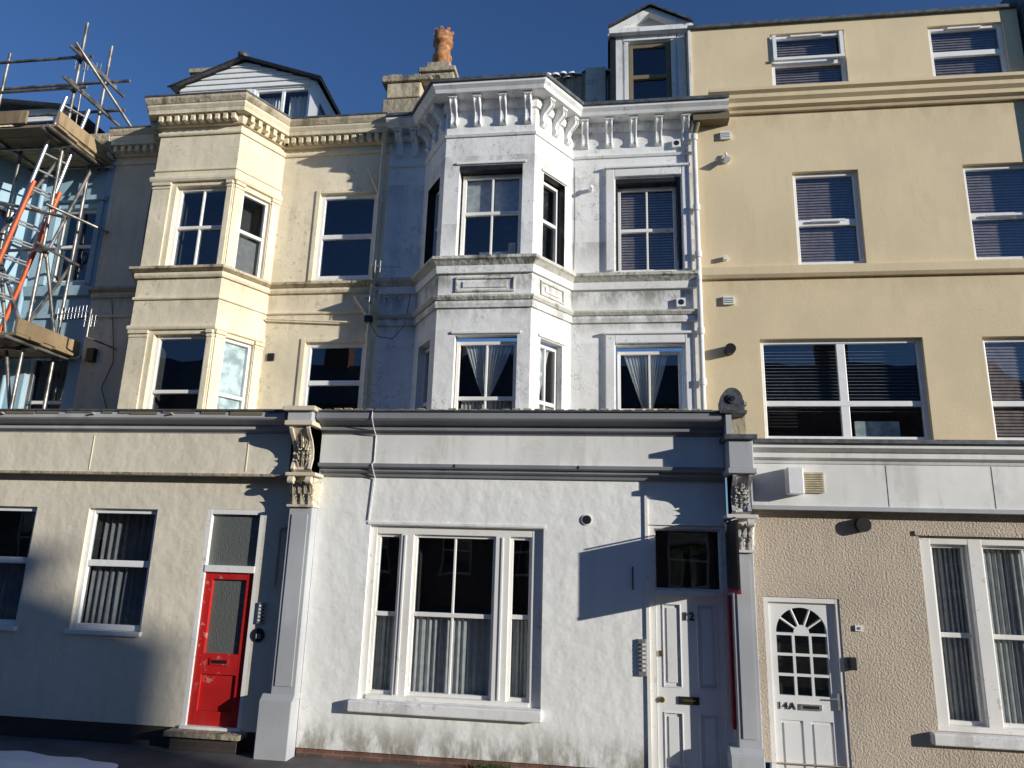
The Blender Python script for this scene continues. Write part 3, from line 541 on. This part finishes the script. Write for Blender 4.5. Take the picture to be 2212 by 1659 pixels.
# ground
B.box("shop_roof","lead",G,1.64,XR+3,-.33,.76,3.69,3.735)
B.prism("shop_cornice","fascia_white",G,1.64,XR+3,[(0,3.48),(.13,3.48),(.15,3.52),(.20,3.54),(.20,3.60),(.29,3.64),(.29,3.689),(0,3.689)])
B.box("fascia","fascia_white",G,1.62,XR+3,-.12,0,3.0,3.479);B.box("fascia_bead","grey_light",G,1.62,XR+3,-.16,0,2.955,2.999)
for u in (3.1,4.2): B.box("fascia_joints","curtain_dim",G,u,u+.006,-.123,-.12,3.01,3.47)
B.box("meter_box","upvc",G,2.0,2.17,-.28,-.12,3.12,3.42)
B.box("air_vent_grille","plastic_beige",G,2.20,2.42,-.15,-.12,3.15,3.38)
for i in range(8): B.box("air_vent_slots","wood_old",G,2.215,2.405,-.155,-.1502,3.165+i*.026,3.175+i*.026)
B.wall("shop_walls","pebbledash",G,1.60,XR+3,.3,2.98,[(1.72,2.53,.3,2.0,.12),(3.42,5.6,.70,2.70,.15)])
B.box("cement_plinth","stone_dirty",G,2.531,XR+3,-.02,.3,-.1,.299)
disc(B,"alarm_box","black_paint",G,2.83,2.81,.08,-.09,0);
B.box("door_frame","joinery",G,1.721,1.77,.01,.12,0,1.998);B.box("door_frame","joinery",G,2.49,2.529,.01,.12,0,1.998);B.box("door_frame","joinery",G,1.77,2.49,.012,.12,1.945,1.998)
d=.05;cx,cz,r=2.12,1.62,.27
B.wall("door_leaf","door_white",G,1.772,2.488,0,cz,[(cx-.27,cx+.27,.97,cz,.03)]+[(a,b,c,e,.013) for a,b,c,e in ((1.85,2.08,.10,.72),(2.16,2.39,.10,.72))],d)
for a,b,c,e in ((1.85,2.08,.10,.72),(2.16,2.39,.10,.72)):
    B.quad("door_leaf","door_white",[G.w(a,d+.013,c),G.w(b,d+.013,c),G.w(b,d+.013,e),G.w(a,d+.013,e)]);B.box("door_mouldings","door_white",G,a+.03,b-.03,d+.002,d+.012,c+.03,e-.03)
n=24;vs=[];fs=[]
for i in range(n+1):
    th=math.pi*i/n;c,s_=math.cos(th),math.sin(th)
    k=min((.368/abs(c)) if abs(c)>1e-6 else 9,(.323/s_) if s_>1e-6 else 9)
    vs+=[G.w(cx+r*c,d,cz+r*s_),G.w(max(1.772,min(2.488,cx+k*c)),d,min(1.943,cz+k*s_)),G.w(cx+r*c,d+.03,cz+r*s_)]
for i in range(n): fs+=[(3*i,3*i+1,3*i+4,3*i+3),(3*i,3*i+3,3*i+5,3*i+2)]
B.add("door_leaf","door_white",vs,fs)
B.quad("door_leaf","door_white",[G.w(1.772,d+.004,1.75),G.w(1.86,d+.004,1.943),G.w(1.772,d+.004,1.943)]);B.quad("door_leaf","door_white",[G.w(2.488,d+.004,1.75),G.w(2.38,d+.004,1.943),G.w(2.488,d+.004,1.943)])
B.quad("door_glass","glass",[G.w(cx-.28,d+.03,.96),G.w(cx+.28,d+.03,.96),G.w(cx+.28,d+.03,1.9),G.w(cx-.28,d+.03,1.9)])
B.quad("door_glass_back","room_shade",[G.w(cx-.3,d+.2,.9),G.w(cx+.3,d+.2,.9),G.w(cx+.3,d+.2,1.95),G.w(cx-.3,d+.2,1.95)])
for u in (-.09,.09): B.box("door_glazing_bars","door_white",G,cx+u-.014,cx+u+.014,d+.004,d+.028,.97,cz)
for z in (1.18,1.39,1.605): B.box("door_glazing_bars","door_white",G,cx-.27,cx+.27,d+.003,d+.028,z-.014,z+.014)
for th in (35,68,112,145):
    t=math.radians(th);a=Vector((cx+.07*math.cos(t),d+.015,cz+.07*math.sin(t)));b=Vector((cx+r*math.cos(t),d+.015,cz+r*math.sin(t)));B.tube("door_glazing_bars","door_white",a,b,.013,6)
B.add("door_glazing_bars","door_white",[G.w(cx,d+.005,cz)]+[G.w(cx+.085*math.cos(math.pi*i/12),d+.005,cz+.085*math.sin(math.pi*i/12)) for i in range(13)],[(0,i+1,i+2) for i in range(12)])
B.box("letter_plate","aluminium",G,2.06,2.28,.035,.05,.83,.89);B.box("letter_plate","black_paint",G,2.09,2.25,.031,.0349,.845,.875)
text(B,"14A",1.915,.044,.86,.10,"black_paint","house_number",.001,1.25)
B.box("door_handle","aluminium",G,2.44,2.47,.02,.05,.85,1.02);B.tube("door_handle","aluminium",(2.455,.01,.96),(2.37,.01,.96),.008)
B.box("doorbell","upvc",G,2.67,2.75,-.02,0,1.67,1.73);disc(B,"doorbell","curtain_dim",G,2.71,1.70,.015,-.026,-.0201)
B.box("key_safe","black_paint",G,2.57,2.65,-.06,0,1.27,1.40)
for a,b in ((3.43,3.55),(3.93,4.08),(4.95,5.1)): B.box("big_window_frame","joinery",G,a,b,.03,.15,.72,2.69)
B.box("big_window_frame","joinery",G,3.421,5.6,.032,.15,2.62,2.699);B.box("big_window_frame","joinery",G,3.421,5.6,.02,.15,.701,.76)
for a,b,m in ((3.55,3.93,[]),(4.08,4.95,[4.52])): frame(B,G,a,b,.76,2.62,.09,.035,1.66,m)
for a,b,f in ((3.57,3.91,7),(4.1,4.93,14)): sheet(B,"curtains","curtain_net",G,lambda t,a=a,b=b:(a,b),.78,2.6,.19,.012,f,nu=110)
B.box("window_sill","white_moulding",G,3.33,5.7,-.09,.05,.58,.699)
B.box("window_edge_trim","pebbledash",G,3.38,5.6,-.02,0,2.71,2.76)
B.wall("side_return","tan_render",Fr((XR,.75),(XR,6)),0,5,3.6,10.1)
B.finish({"window_frames":.006,"big_window_frame":.008,"window_sill":.015,"fascia":.005,"meter_box":.01,"key_safe":.01})
N=Obj("slate_roofed_house");N.box("upper_wall","slate",U,5.80,10,-.12,3,3.7,10.55);N.box("gutter","black_paint",U,5.76,10,-.3,-.121,10.3,10.42);N.finish()
# ================================================================= PILASTERS
def pilaster(name,x0,x1,base,zc0,zc1,zb1,ztop,shaft,carve,finial):
    B=Obj(name);dp=.16
    B.box("shaft",shaft,G,x0,x1,-dp,.0,base,zc0);B.box("plinth",shaft,G,x0-.10,x1+.0,-dp-.07,0,-.02,base)
    B.prism("plinth_moulding",shaft,G,x0-.09,x1-.001,[(0,base+.0005),(dp+.06,base+.0005),(dp+.005,base+.06),(0,base+.06)])
    B.box("shaft_panel",shaft,G,x0+.05,x1-.05,-dp-.012,-dp,base+.15,zc0-.12)
    B.box("capital_core",carve,G,x0+.01,x1-.01,-dp-.01,0,zc0,zc1);B.box("capital_band",carve,G,x0-.02,x1+.02,-dp-.04,0,zc0-.03,zc0-.001)
    w=x1-x0;h=zc1-zc0;F=W0(-dp-.01)
    for k,(zz,hh,n,o) in enumerate(((zc0,.5*h,3,.05),(zc0+.3*h,.6*h,4,.09))):
        for i in range(n): leaf(B,"acanthus_leaves",carve,F,x0+w*(i+.5)/n,zz,w/n*1.25,hh,o,0)
    for sg,sx in ((-1,x0),(1,x1)):
        Fq=Fr((sx,-.0),(sx,-dp)) if sg<0 else Fr((sx,-dp),(sx,0))
        for q in (.3,.75): leaf(B,"acanthus_leaves",carve,Fq,dp*q,zc0+.05,dp*.6,h*.8,.03,-.0)
        B.tube("volutes",carve,(sx+sg*.0,-dp-.10,zc1-.05),(sx-sg*.07,-dp-.10,zc1-.05),.045,14)
    B.box("abacus",carve,G,x0-.05,x1+.05,-dp-.12,0,zc1,zc1+.045)
    z0=zc1+.046;h=zb1-z0
    pr=[(0,0),(.20,0),(.26,.06),(.24,.16),(.21,.3),(.22,.5),(.28,.7),(.36,.85),(.40,.95),(.40,1),(0,1)]
    B.prism("console",carve,G,x0+.02,x1-.02,[(a+.0,z0+b*h) for a,b in pr])
    for o in (x0+.02,x1-.06): B.prism("console_ribs",shaft if finial else carve,G,o,o+.04,[(a+.025 if a>0 else 0,z0+.01+b*h*.97) for a,b in pr])
    for k in range(6):
        zz=z0+.04+k*h*.14
        for sgn in (-1,1): leaf(B,"acanthus_leaves",carve,W0(-.215-.02*k if k>2 else -.235),(x0+x1)/2+sgn*w*.12,zz,w*.30,h*.24,.035,0,sgn*.04)
        leaf(B,"acanthus_leaves",carve,W0(-.22-.025*k if k>2 else -.24),(x0+x1)/2,zz+.03,w*.16,h*.2,.04,0)
    B.box("head_block",shaft if finial else carve,G,x0-.04,x1+.03,-.46,0,zb1+.0005,zb1+.06);B.box("head_block",shaft,G,x0-.02,x1+.0,-.43,.0,zb1+.0605,ztop-.06);B.box("head_block",carve if not finial else "lead",G,x0-.07,x1+.05,-.48,.05,ztop-.059,ztop)
    if finial:
        B.box("end_post","grey_light",G,1.337,1.40,-.37,.2,ztop+.0005,4.05)
        B.box("rear_pier","stone_dirty",G,1.401,1.60,-.12,.3,ztop+.001,4.16);B.box("rear_pier_cap","stone_dirty",G,1.38,1.62,-.15,.33,4.161,4.20)
        xc=1.42;zq=4.05
        vs=[(-.13,0),(.13,0),(.13,.12)]+[(.0+.12*math.cos(t),.12+.14*math.sin(t)) for t in [math.pi*i/10 for i in range(0,11)]]+[(-.13,.12)]
        B.add("finial","slate",[(xc+a,-.36+dy,zq+b*1.05) for dy in (0,.2) for a,b in vs],[tuple(range(len(vs))),tuple(range(len(vs),2*len(vs)))]+[(i,(i+1)%len(vs),len(vs)+(i+1)%len(vs),len(vs)+i) for i in range(len(vs))])
        B.tube("finial_rosette","slate",(xc,-.38,zq+.14),(xc,-.36,zq+.14),.055,12);B.tube("finial_rosette","black_paint",(xc,-.39,zq+.14),(xc,-.381,zq+.14),.03,12)
        B.box("finial_base","slate",G,xc-.15,xc+.15,-.40,-.12,zq-.035,zq-.001)
    B.finish({"shaft":.01,"plinth":.012,"head_block":.01,"abacus":.01})
pilaster("acanthus_pilaster",-3.90,-3.60,.66,2.90,3.24,3.84,4.08,"grey_light","carved_cream",False)
pilaster("acanthus_pilaster",1.36,1.61,.40,2.50,2.84,3.32,3.76,"grey_light","carved_white",True)
# ================================================================= projecting sign
S=Obj("projecting_sign");S.box("panel","black_paint",Fr((1.345,-.73),(1.345,-.0)),0,.72,-.012,.012,2.08,2.80);S.box("edge_trim","sign_red",Fr((1.345,-.735),(1.345,-.0)),0,.72,-.014,.014,2.04,2.079)
S.tube("bracket","black_paint",(1.33,-.0,2.82),(1.33,-.7,2.82),.01);S.box("door_side_post","sign_red",G,1.325,1.352,-.1,-.0,.62,2.0);S.finish()
# ================================================================= BLUE HOUSE
B=Obj("blue_terraced_house")
B.wall("upper_walls","blue_render",U,-9.25,-7.851,3.9,8.6,[(-8.70,-8.0,6.30,7.56,.12),(-8.75,-8.05,4.0,5.25,.12)])
C3=Fr((-9.62,.05),(-9.25,.75));B.wall("bay_walls","blue_render",C3,0,C3.L,3.9,8.6,[(.15,.62,6.2,7.5,.12),(.15,.62,4.,5.2,.12)])
B.wall("bay_walls","blue_render",W0(.05),-13,-9.62,3.9,8.6,[(-10.6,-9.8,6.2,7.5,.12)])
for z0,z1,r in ((6.2,7.5,6.85),(4.,5.2,4.5)): frame(B,C3,.15,.62,z0,z1,.06,.05,r,room=.25)
frame(B,U,-8.70,-8.0,6.3,7.56,.07,.05,6.93,[-8.35]);frame(B,U,-8.75,-8.05,4.0,5.25,.07,.05,4.4,[-8.4]);frame(B,W0(.05),-10.6,-9.8,6.2,7.5,.07,.05,6.9)
sheet(B,"curtains","curtain_dim",U,lambda t:(-8.7,-8.1),4.0,5.2,.25,.02,8)
for a,b in ((-8.80,-8.70),(-8.0,-7.92)): B.box("window_surrounds","blue_render",U,a-.001,b,-.04,0,6.25,7.66)
B.box("window_surrounds","blue_render",U,-8.85,-7.88,-.08,0,7.661,7.74)
path3=[(-13,.05),(-9.62,.05),(-9.25,.75),(-7.86,.75)]
B.sweep("string_courses","blue_render",path3,[(0,6.05),(.08,6.05),(.10,6.2),(0,6.22)]);B.sweep("string_courses","blue_render",path3,[(0,5.7),(.04,5.7),(.04,5.76),(0,5.76)])
B.sweep("cornice","cream_ledge",path3,[(0,8.45),(.1,8.45),(.22,8.6),(.25,8.72),(0,8.76)]);along(path3,.125,lambda Fq,u:B.box("cornice_dentils","cream_upper",Fq,u-.03,u+.03,-.16,-.02,8.38,8.449))
B.quad("slate_roof","slate",[(-13,.6,8.76),(-7.86,.6,8.76),(-7.86,5,10.6),(-13,5,10.6)])
B.wall("dormer_walls","upvc",W0(1.9),-12.6,-10.0,8.9,10.3,[(-11.4,-10.2,9.3,10.1,.05)]);frame(B,W0(1.9),-11.4,-10.2,9.3,10.1,.0,.06,mat="upvc")
B.add("dormer_roof","slate",[(-13,1.7,10.7),(-9.75,1.7,10.2),(-9.75,5,10.2),(-13,5,10.7)],[(0,1,2,3)])
B.tube("downpipe","blue_render",(-9.0,.68,8.4),(-9.0,.68,3.95),.035)
B.finish({"window_frames":.006})
# ================================================================= SCAFFOLDING
S=Obj("scaffolding")
ST="steel_tube"
def T(p,q,r=.0245): S.tube("tubes",ST,p,q,r,10)
def cpl(p): 
    S.box("couplers",ST,Fr((p[0]-.04,p[1]-.04),(p[0]+.04,p[1]-.04)),0,.08,0,.08,p[2]-.035,p[2]+.035)
for x in (-8.2,-10.1): 
    for y,t in ((.05,10.42),(.62,10.45)): T((x,y,4.06),(x,y,t))
T((-8.95,.10,4.06),(-8.95,.10,8.3))
for z in (5.0,6.5,8.18,9.2,9.75):
    T((-12,0.0,z),(-7.95,0.0,z));cpl((-8.2,.02,z));cpl((-10.1,.02,z))
    if z!=6.5: T((-12,.67,z+.05),(-7.8,.67,z+.05));cpl((-8.2,.66,z+.05))
    T((-8.15,-.45 if z in(8.18,5.0) else -.15,z+.05),(-8.15,.8,z+.05))
for z in (9.2,9.75): T((-8.1,-.3,z-.03),(-8.1,.95,z-.03))
T((-8.25,.1,4.1),(-8.9,.1,6.4));T((-10.1,.08,5.0),(-8.2,.08,8.1));T((-8.2,.1,5.1),(-9.9,.1,8.2));T((-9.6,.62,4.1),(-8.2,.62,6.5));T((-8.14,.05,6.4),(-8.14,.62,8.2));T((-8.14,.62,5.0),(-8.14,.05,6.5));T((-9.0,-.1,4.1),(-9.9,-.1,7.0))
T((-8.2,-.05,7.2),(-7.75,.72,7.1));T((-9.2,-.1,7.3),(-7.8,-.1,6.95));T((-8.1,-.2,9.85),(-7.75,.9,9.0))
for zb,n in ((8.24,6),(5.06,5)):
    for i in range(n):
        y0=-.42+i*.225;S.box("boards","scaffold_board",W0(y0),-12,-7.92+random.uniform(-.05,.05),0,.215,zb,zb+.038)
    for x in (-8.0,-9.1,-10.2,-11.2): T((x,-.5,zb-.03),(x,.75,zb-.03))
    S.box("toe_boards","scaffold_board",Fr((-7.93,-.42),(-7.93,.8)),0,1.2,-.02,.02,zb+.045,zb+.25)
    S.box("toe_boards","scaffold_board",W0(-.46),-12,-8.4,-.02,.015,zb+.045,zb+.25)
S.finish()
L=Obj("ladder")
def lad(p0,p1,w,mat,n):
    p0=Vector(p0);p1=Vector(p1);wy=Vector((.12,w,0))
    for o in (Vector((0,0,0)),wy): L.tube("stiles",mat,p0+o,p1+o,.028,8)
    for i in range(n):
        q=p0+(p1-p0)*((i+.5)/n);L.tube("rungs","aluminium",q,q+wy,.016,8)
lad((-8.95,-.22,4.6),(-8.15,-.12,8.95),.33,"aluminium",16);lad((-9.0,-.28,4.3),(-8.32,-.2,7.5),.36,"orange_fibreglass",12)
L.finish()
# ================================================================= AERIALS
def aerial(x,y,z,l,ang,n,mast=None):
    A=Obj("television_aerial");c,s_=math.cos(ang),math.sin(ang)
    A.tube("boom","aluminium",(x,y,z),(x+l*c,y+l*s_,z),.008,6)
    for i in range(n):
        t=(i+.5)/n*l;A.tube("elements","aluminium",(x+t*c,y+t*s_,z-.09),(x+t*c,y+t*s_,z+.09),.004,5)
    if mast: A.tube("mast",ST,mast[0],mast[1],.014,6)
    A.finish()
aerial(-8.05,.35,5.62,.62,-.2,9,((-7.45,.3,5.68),(-7.45,.3,5.25)))
aerial(-7.55,.3,5.5,.2,.1,4,((-7.45,.3,5.25),(-7.3,.74,5.2)))
aerial(-3.3,.45,6.3,.42,.15,6,((-3.3,.45,6.3),(-3.36,.68,6.2)))
aerial(-3.35,.45,5.85,.42,.15,6,((-3.35,.45,5.85),(-3.36,.68,5.8)))
aerial(-9.7,1.5,10.9,.5,.3,7,((-9.5,1.55,10.95),(-9.5,1.6,9.5)))
# ================================================================= GROUND
def slab(name,mat,x0,x1,y0,y1,z0,z1):
    o=Obj(name);o.box("surface",mat,W0(0),x0,x1,y0,y1,z0,z1);o.finish()
def sheetobj(name,mat,pts):
    o=Obj(name);o.quad("surface",mat,pts);o.finish()
sheetobj("ground","asphalt",[(-300,-300,-.12),(300,-300,-.12),(300,300,-.12),(-300,300,-.12)])
sheetobj("road","asphalt",[(-80,-7.5,-.09),(80,-7.5,-.09),(80,-2,-.09),(-80,-2,-.09)])
slab("pavement","paving_slab",-80,80,-1.9,.0,-.1,.04);slab("kerb","stone_dirty",-80,80,-2.03,-1.902,-.1,.035)
slab("pavement","paving_slab",-80,80,-13,-7.6,-.1,.72);slab("retaining_kerb","stone_dirty",-80,80,-7.59,-7.45,-.1,.75)
sn=Obj("snow_patch");vs=[];nx,ny=110,26
for j in range(ny+1):
    for i in range(nx+1):
        q=i/nx;x=-10+4.9*q;y=-1.5+1.25*j/ny*(1-.35*q);e=min(j,ny-j)/ny*2;ex=min(1,(1-q)*2.2)
        h=.028+.085*(max(0,min(e*1.6,1)*ex)**.6)*(.8+.2*math.sin(x*4+y*7)*math.sin(x*2.3-y*5))+.012*math.sin(x*9+y*4)*math.cos(y*11);vs.append((x,y,h))
sn.add("snow","snow",vs,[(j*(nx+1)+i,j*(nx+1)+i+1,(j+1)*(nx+1)+i+1,(j+1)*(nx+1)+i) for j in range(ny) for i in range(nx)],True);sn.finish()
plain("weed",(.06,.10,.03),.7,bump=0);w=Obj("weeds")
for i in range(90):
    x=-1.25+random.gauss(0,.09);y=-.03-abs(random.gauss(0,.03));h=random.uniform(.04,.13);a=random.uniform(-.06,.06)
    w.add("leaves","weed",[(x-.01,y,.04),(x+.01,y,.04),(x+a,y-.03,.04+h)],[(0,1,2)])
w.finish()
# ================================================================= OPPOSITE SIDE OF THE STREET
O=Obj("opposite_terrace");FO=Fr((14,-13),(-30,-13))
hs=[]
for k in range(9):
    u=1.5+k*4.8
    for zz in (1.6,4.4): hs+= [(u,u+1.2,zz,zz+1.6,.15),(u+2.2,u+3.2,zz,zz+1.6,.15)]
O.wall("front_wall","brick_red",FO,0,44,.7,7.2,hs)
for h in hs: frame(O,FO,h[0],h[1],h[2],h[3],.08,.06,(h[2]+h[3])/2)
O.quad("roof","slate",[(14,-12.8,7.15),(-30,-12.8,7.15),(-30,-17,9.6),(14,-17,9.6)]);O.quad("roof","slate",[(14,-21,7.15),(-30,-21,7.15),(-30,-17,9.6),(14,-17,9.6)])
O.quad("gable_end","brick_red",[(14,-13,.7),(14,-21,.7),(14,-21,7.15),(14,-17,9.6),(14,-13,7.15)])
for x in (13,8.4,3.6,-1.2,-6,-11): O.box("chimney","brick_red",W0(-17.4),x-.5,x+.5,0,.8,9.0,10.6);[O.lathe("chimney_pots","terracotta",(x+q,-17),[(.13,10.6),(.11,11.1),(.14,11.12)],10) for q in (-.25,.25)]
O.finish()
O=Obj("shadow_caster_house");O.box("walls","cream_ground",W0(-17),18.5,31.9,-4,0,.7,10.85);O.box("parapet","stone_dirty",W0(-17.0),18.4,32.0,-4.05,.05,10.851,11.2)  # unseen house block, sized to cast the shadow at lower left
O.box("shadow_caster_wing","brick_red",W0(-17),32.001,33.9,-3.5,0,.7,10.15)  # added wing, shaped for the stepped, sloping edge of that shadow
O.add("shadow_caster_wing_roof","slate",[(32.001,-17.05,10.75),(34.0,-17.05,10.16),(34.0,-20.6,10.16),(32.001,-20.6,10.75),(32.001,-17.05,10.16),(32.001,-20.6,10.16)],[(0,1,2,3),(0,1,4),(3,2,5)]);O.finish()
# ================================================================= LIGHT, SKY, CAMERA
az=math.radians(66.5);el=math.radians(11.8)
sd=Vector((math.sin(az)*math.cos(el),-math.cos(az)*math.cos(el),math.sin(el)))
sun=bpy.data.lights.new("sun","SUN");sun.energy=5;sun.angle=math.radians(.5);sun.color=(1,.96,.87)
so=bpy.data.objects.new("sun",sun);scene.collection.objects.link(so);so.rotation_euler=(-sd).to_track_quat('-Z','Y').to_euler()
wd=bpy.data.worlds.new("World");scene.world=wd;wd.use_nodes=True;nt=wd.node_tree;bg=nt.nodes["Background"]
sk=nt.nodes.new("ShaderNodeTexSky");sk.sky_type='NISHITA';sk.sun_disc=False;sk.sun_elevation=el;sk.sun_rotation=math.atan2(sd.x,sd.y);sk.ozone_density=3;sk.air_density=1.;sk.dust_density=.1
mxn=nt.nodes.new("ShaderNodeMix");mxn.data_type='RGBA';mxn.blend_type='MULTIPLY';mxn.inputs[0].default_value=1;mxn.inputs[7].default_value=(.62,.80,1.12,1)
nt.links.new(sk.outputs[0],mxn.inputs[6]);nt.links.new(mxn.outputs[2],bg.inputs[0]);bg.inputs[1].default_value=.11
yaw,pit,rol=[math.radians(a) for a in (7.90,13.66,1.70)]
cy,sy=math.cos(yaw),math.sin(yaw);fwd=Vector((-sy*math.cos(pit),cy*math.cos(pit),math.sin(pit)));rt=Vector((cy,sy,0));up=rt.cross(fwd)
c,s_=math.cos(rol),math.sin(rol);r2=c*rt+s_*up;u2=-s_*rt+c*up
cd=bpy.data.cameras.new("camera");cam=bpy.data.objects.new("camera",cd);scene.collection.objects.link(cam)
M=Matrix((r2,u2,-fwd)).transposed().to_4x4();M.translation=Vector((0,-8.6,2.35));cam.matrix_world=M
cd.sensor_width=36;cd.lens=1534/2212*36;cd.clip_end=1000;cd.clip_start=.05;scene.camera=cam
scene.view_settings.view_transform='Standard';scene.view_settings.look='None';scene.view_settings.exposure=0
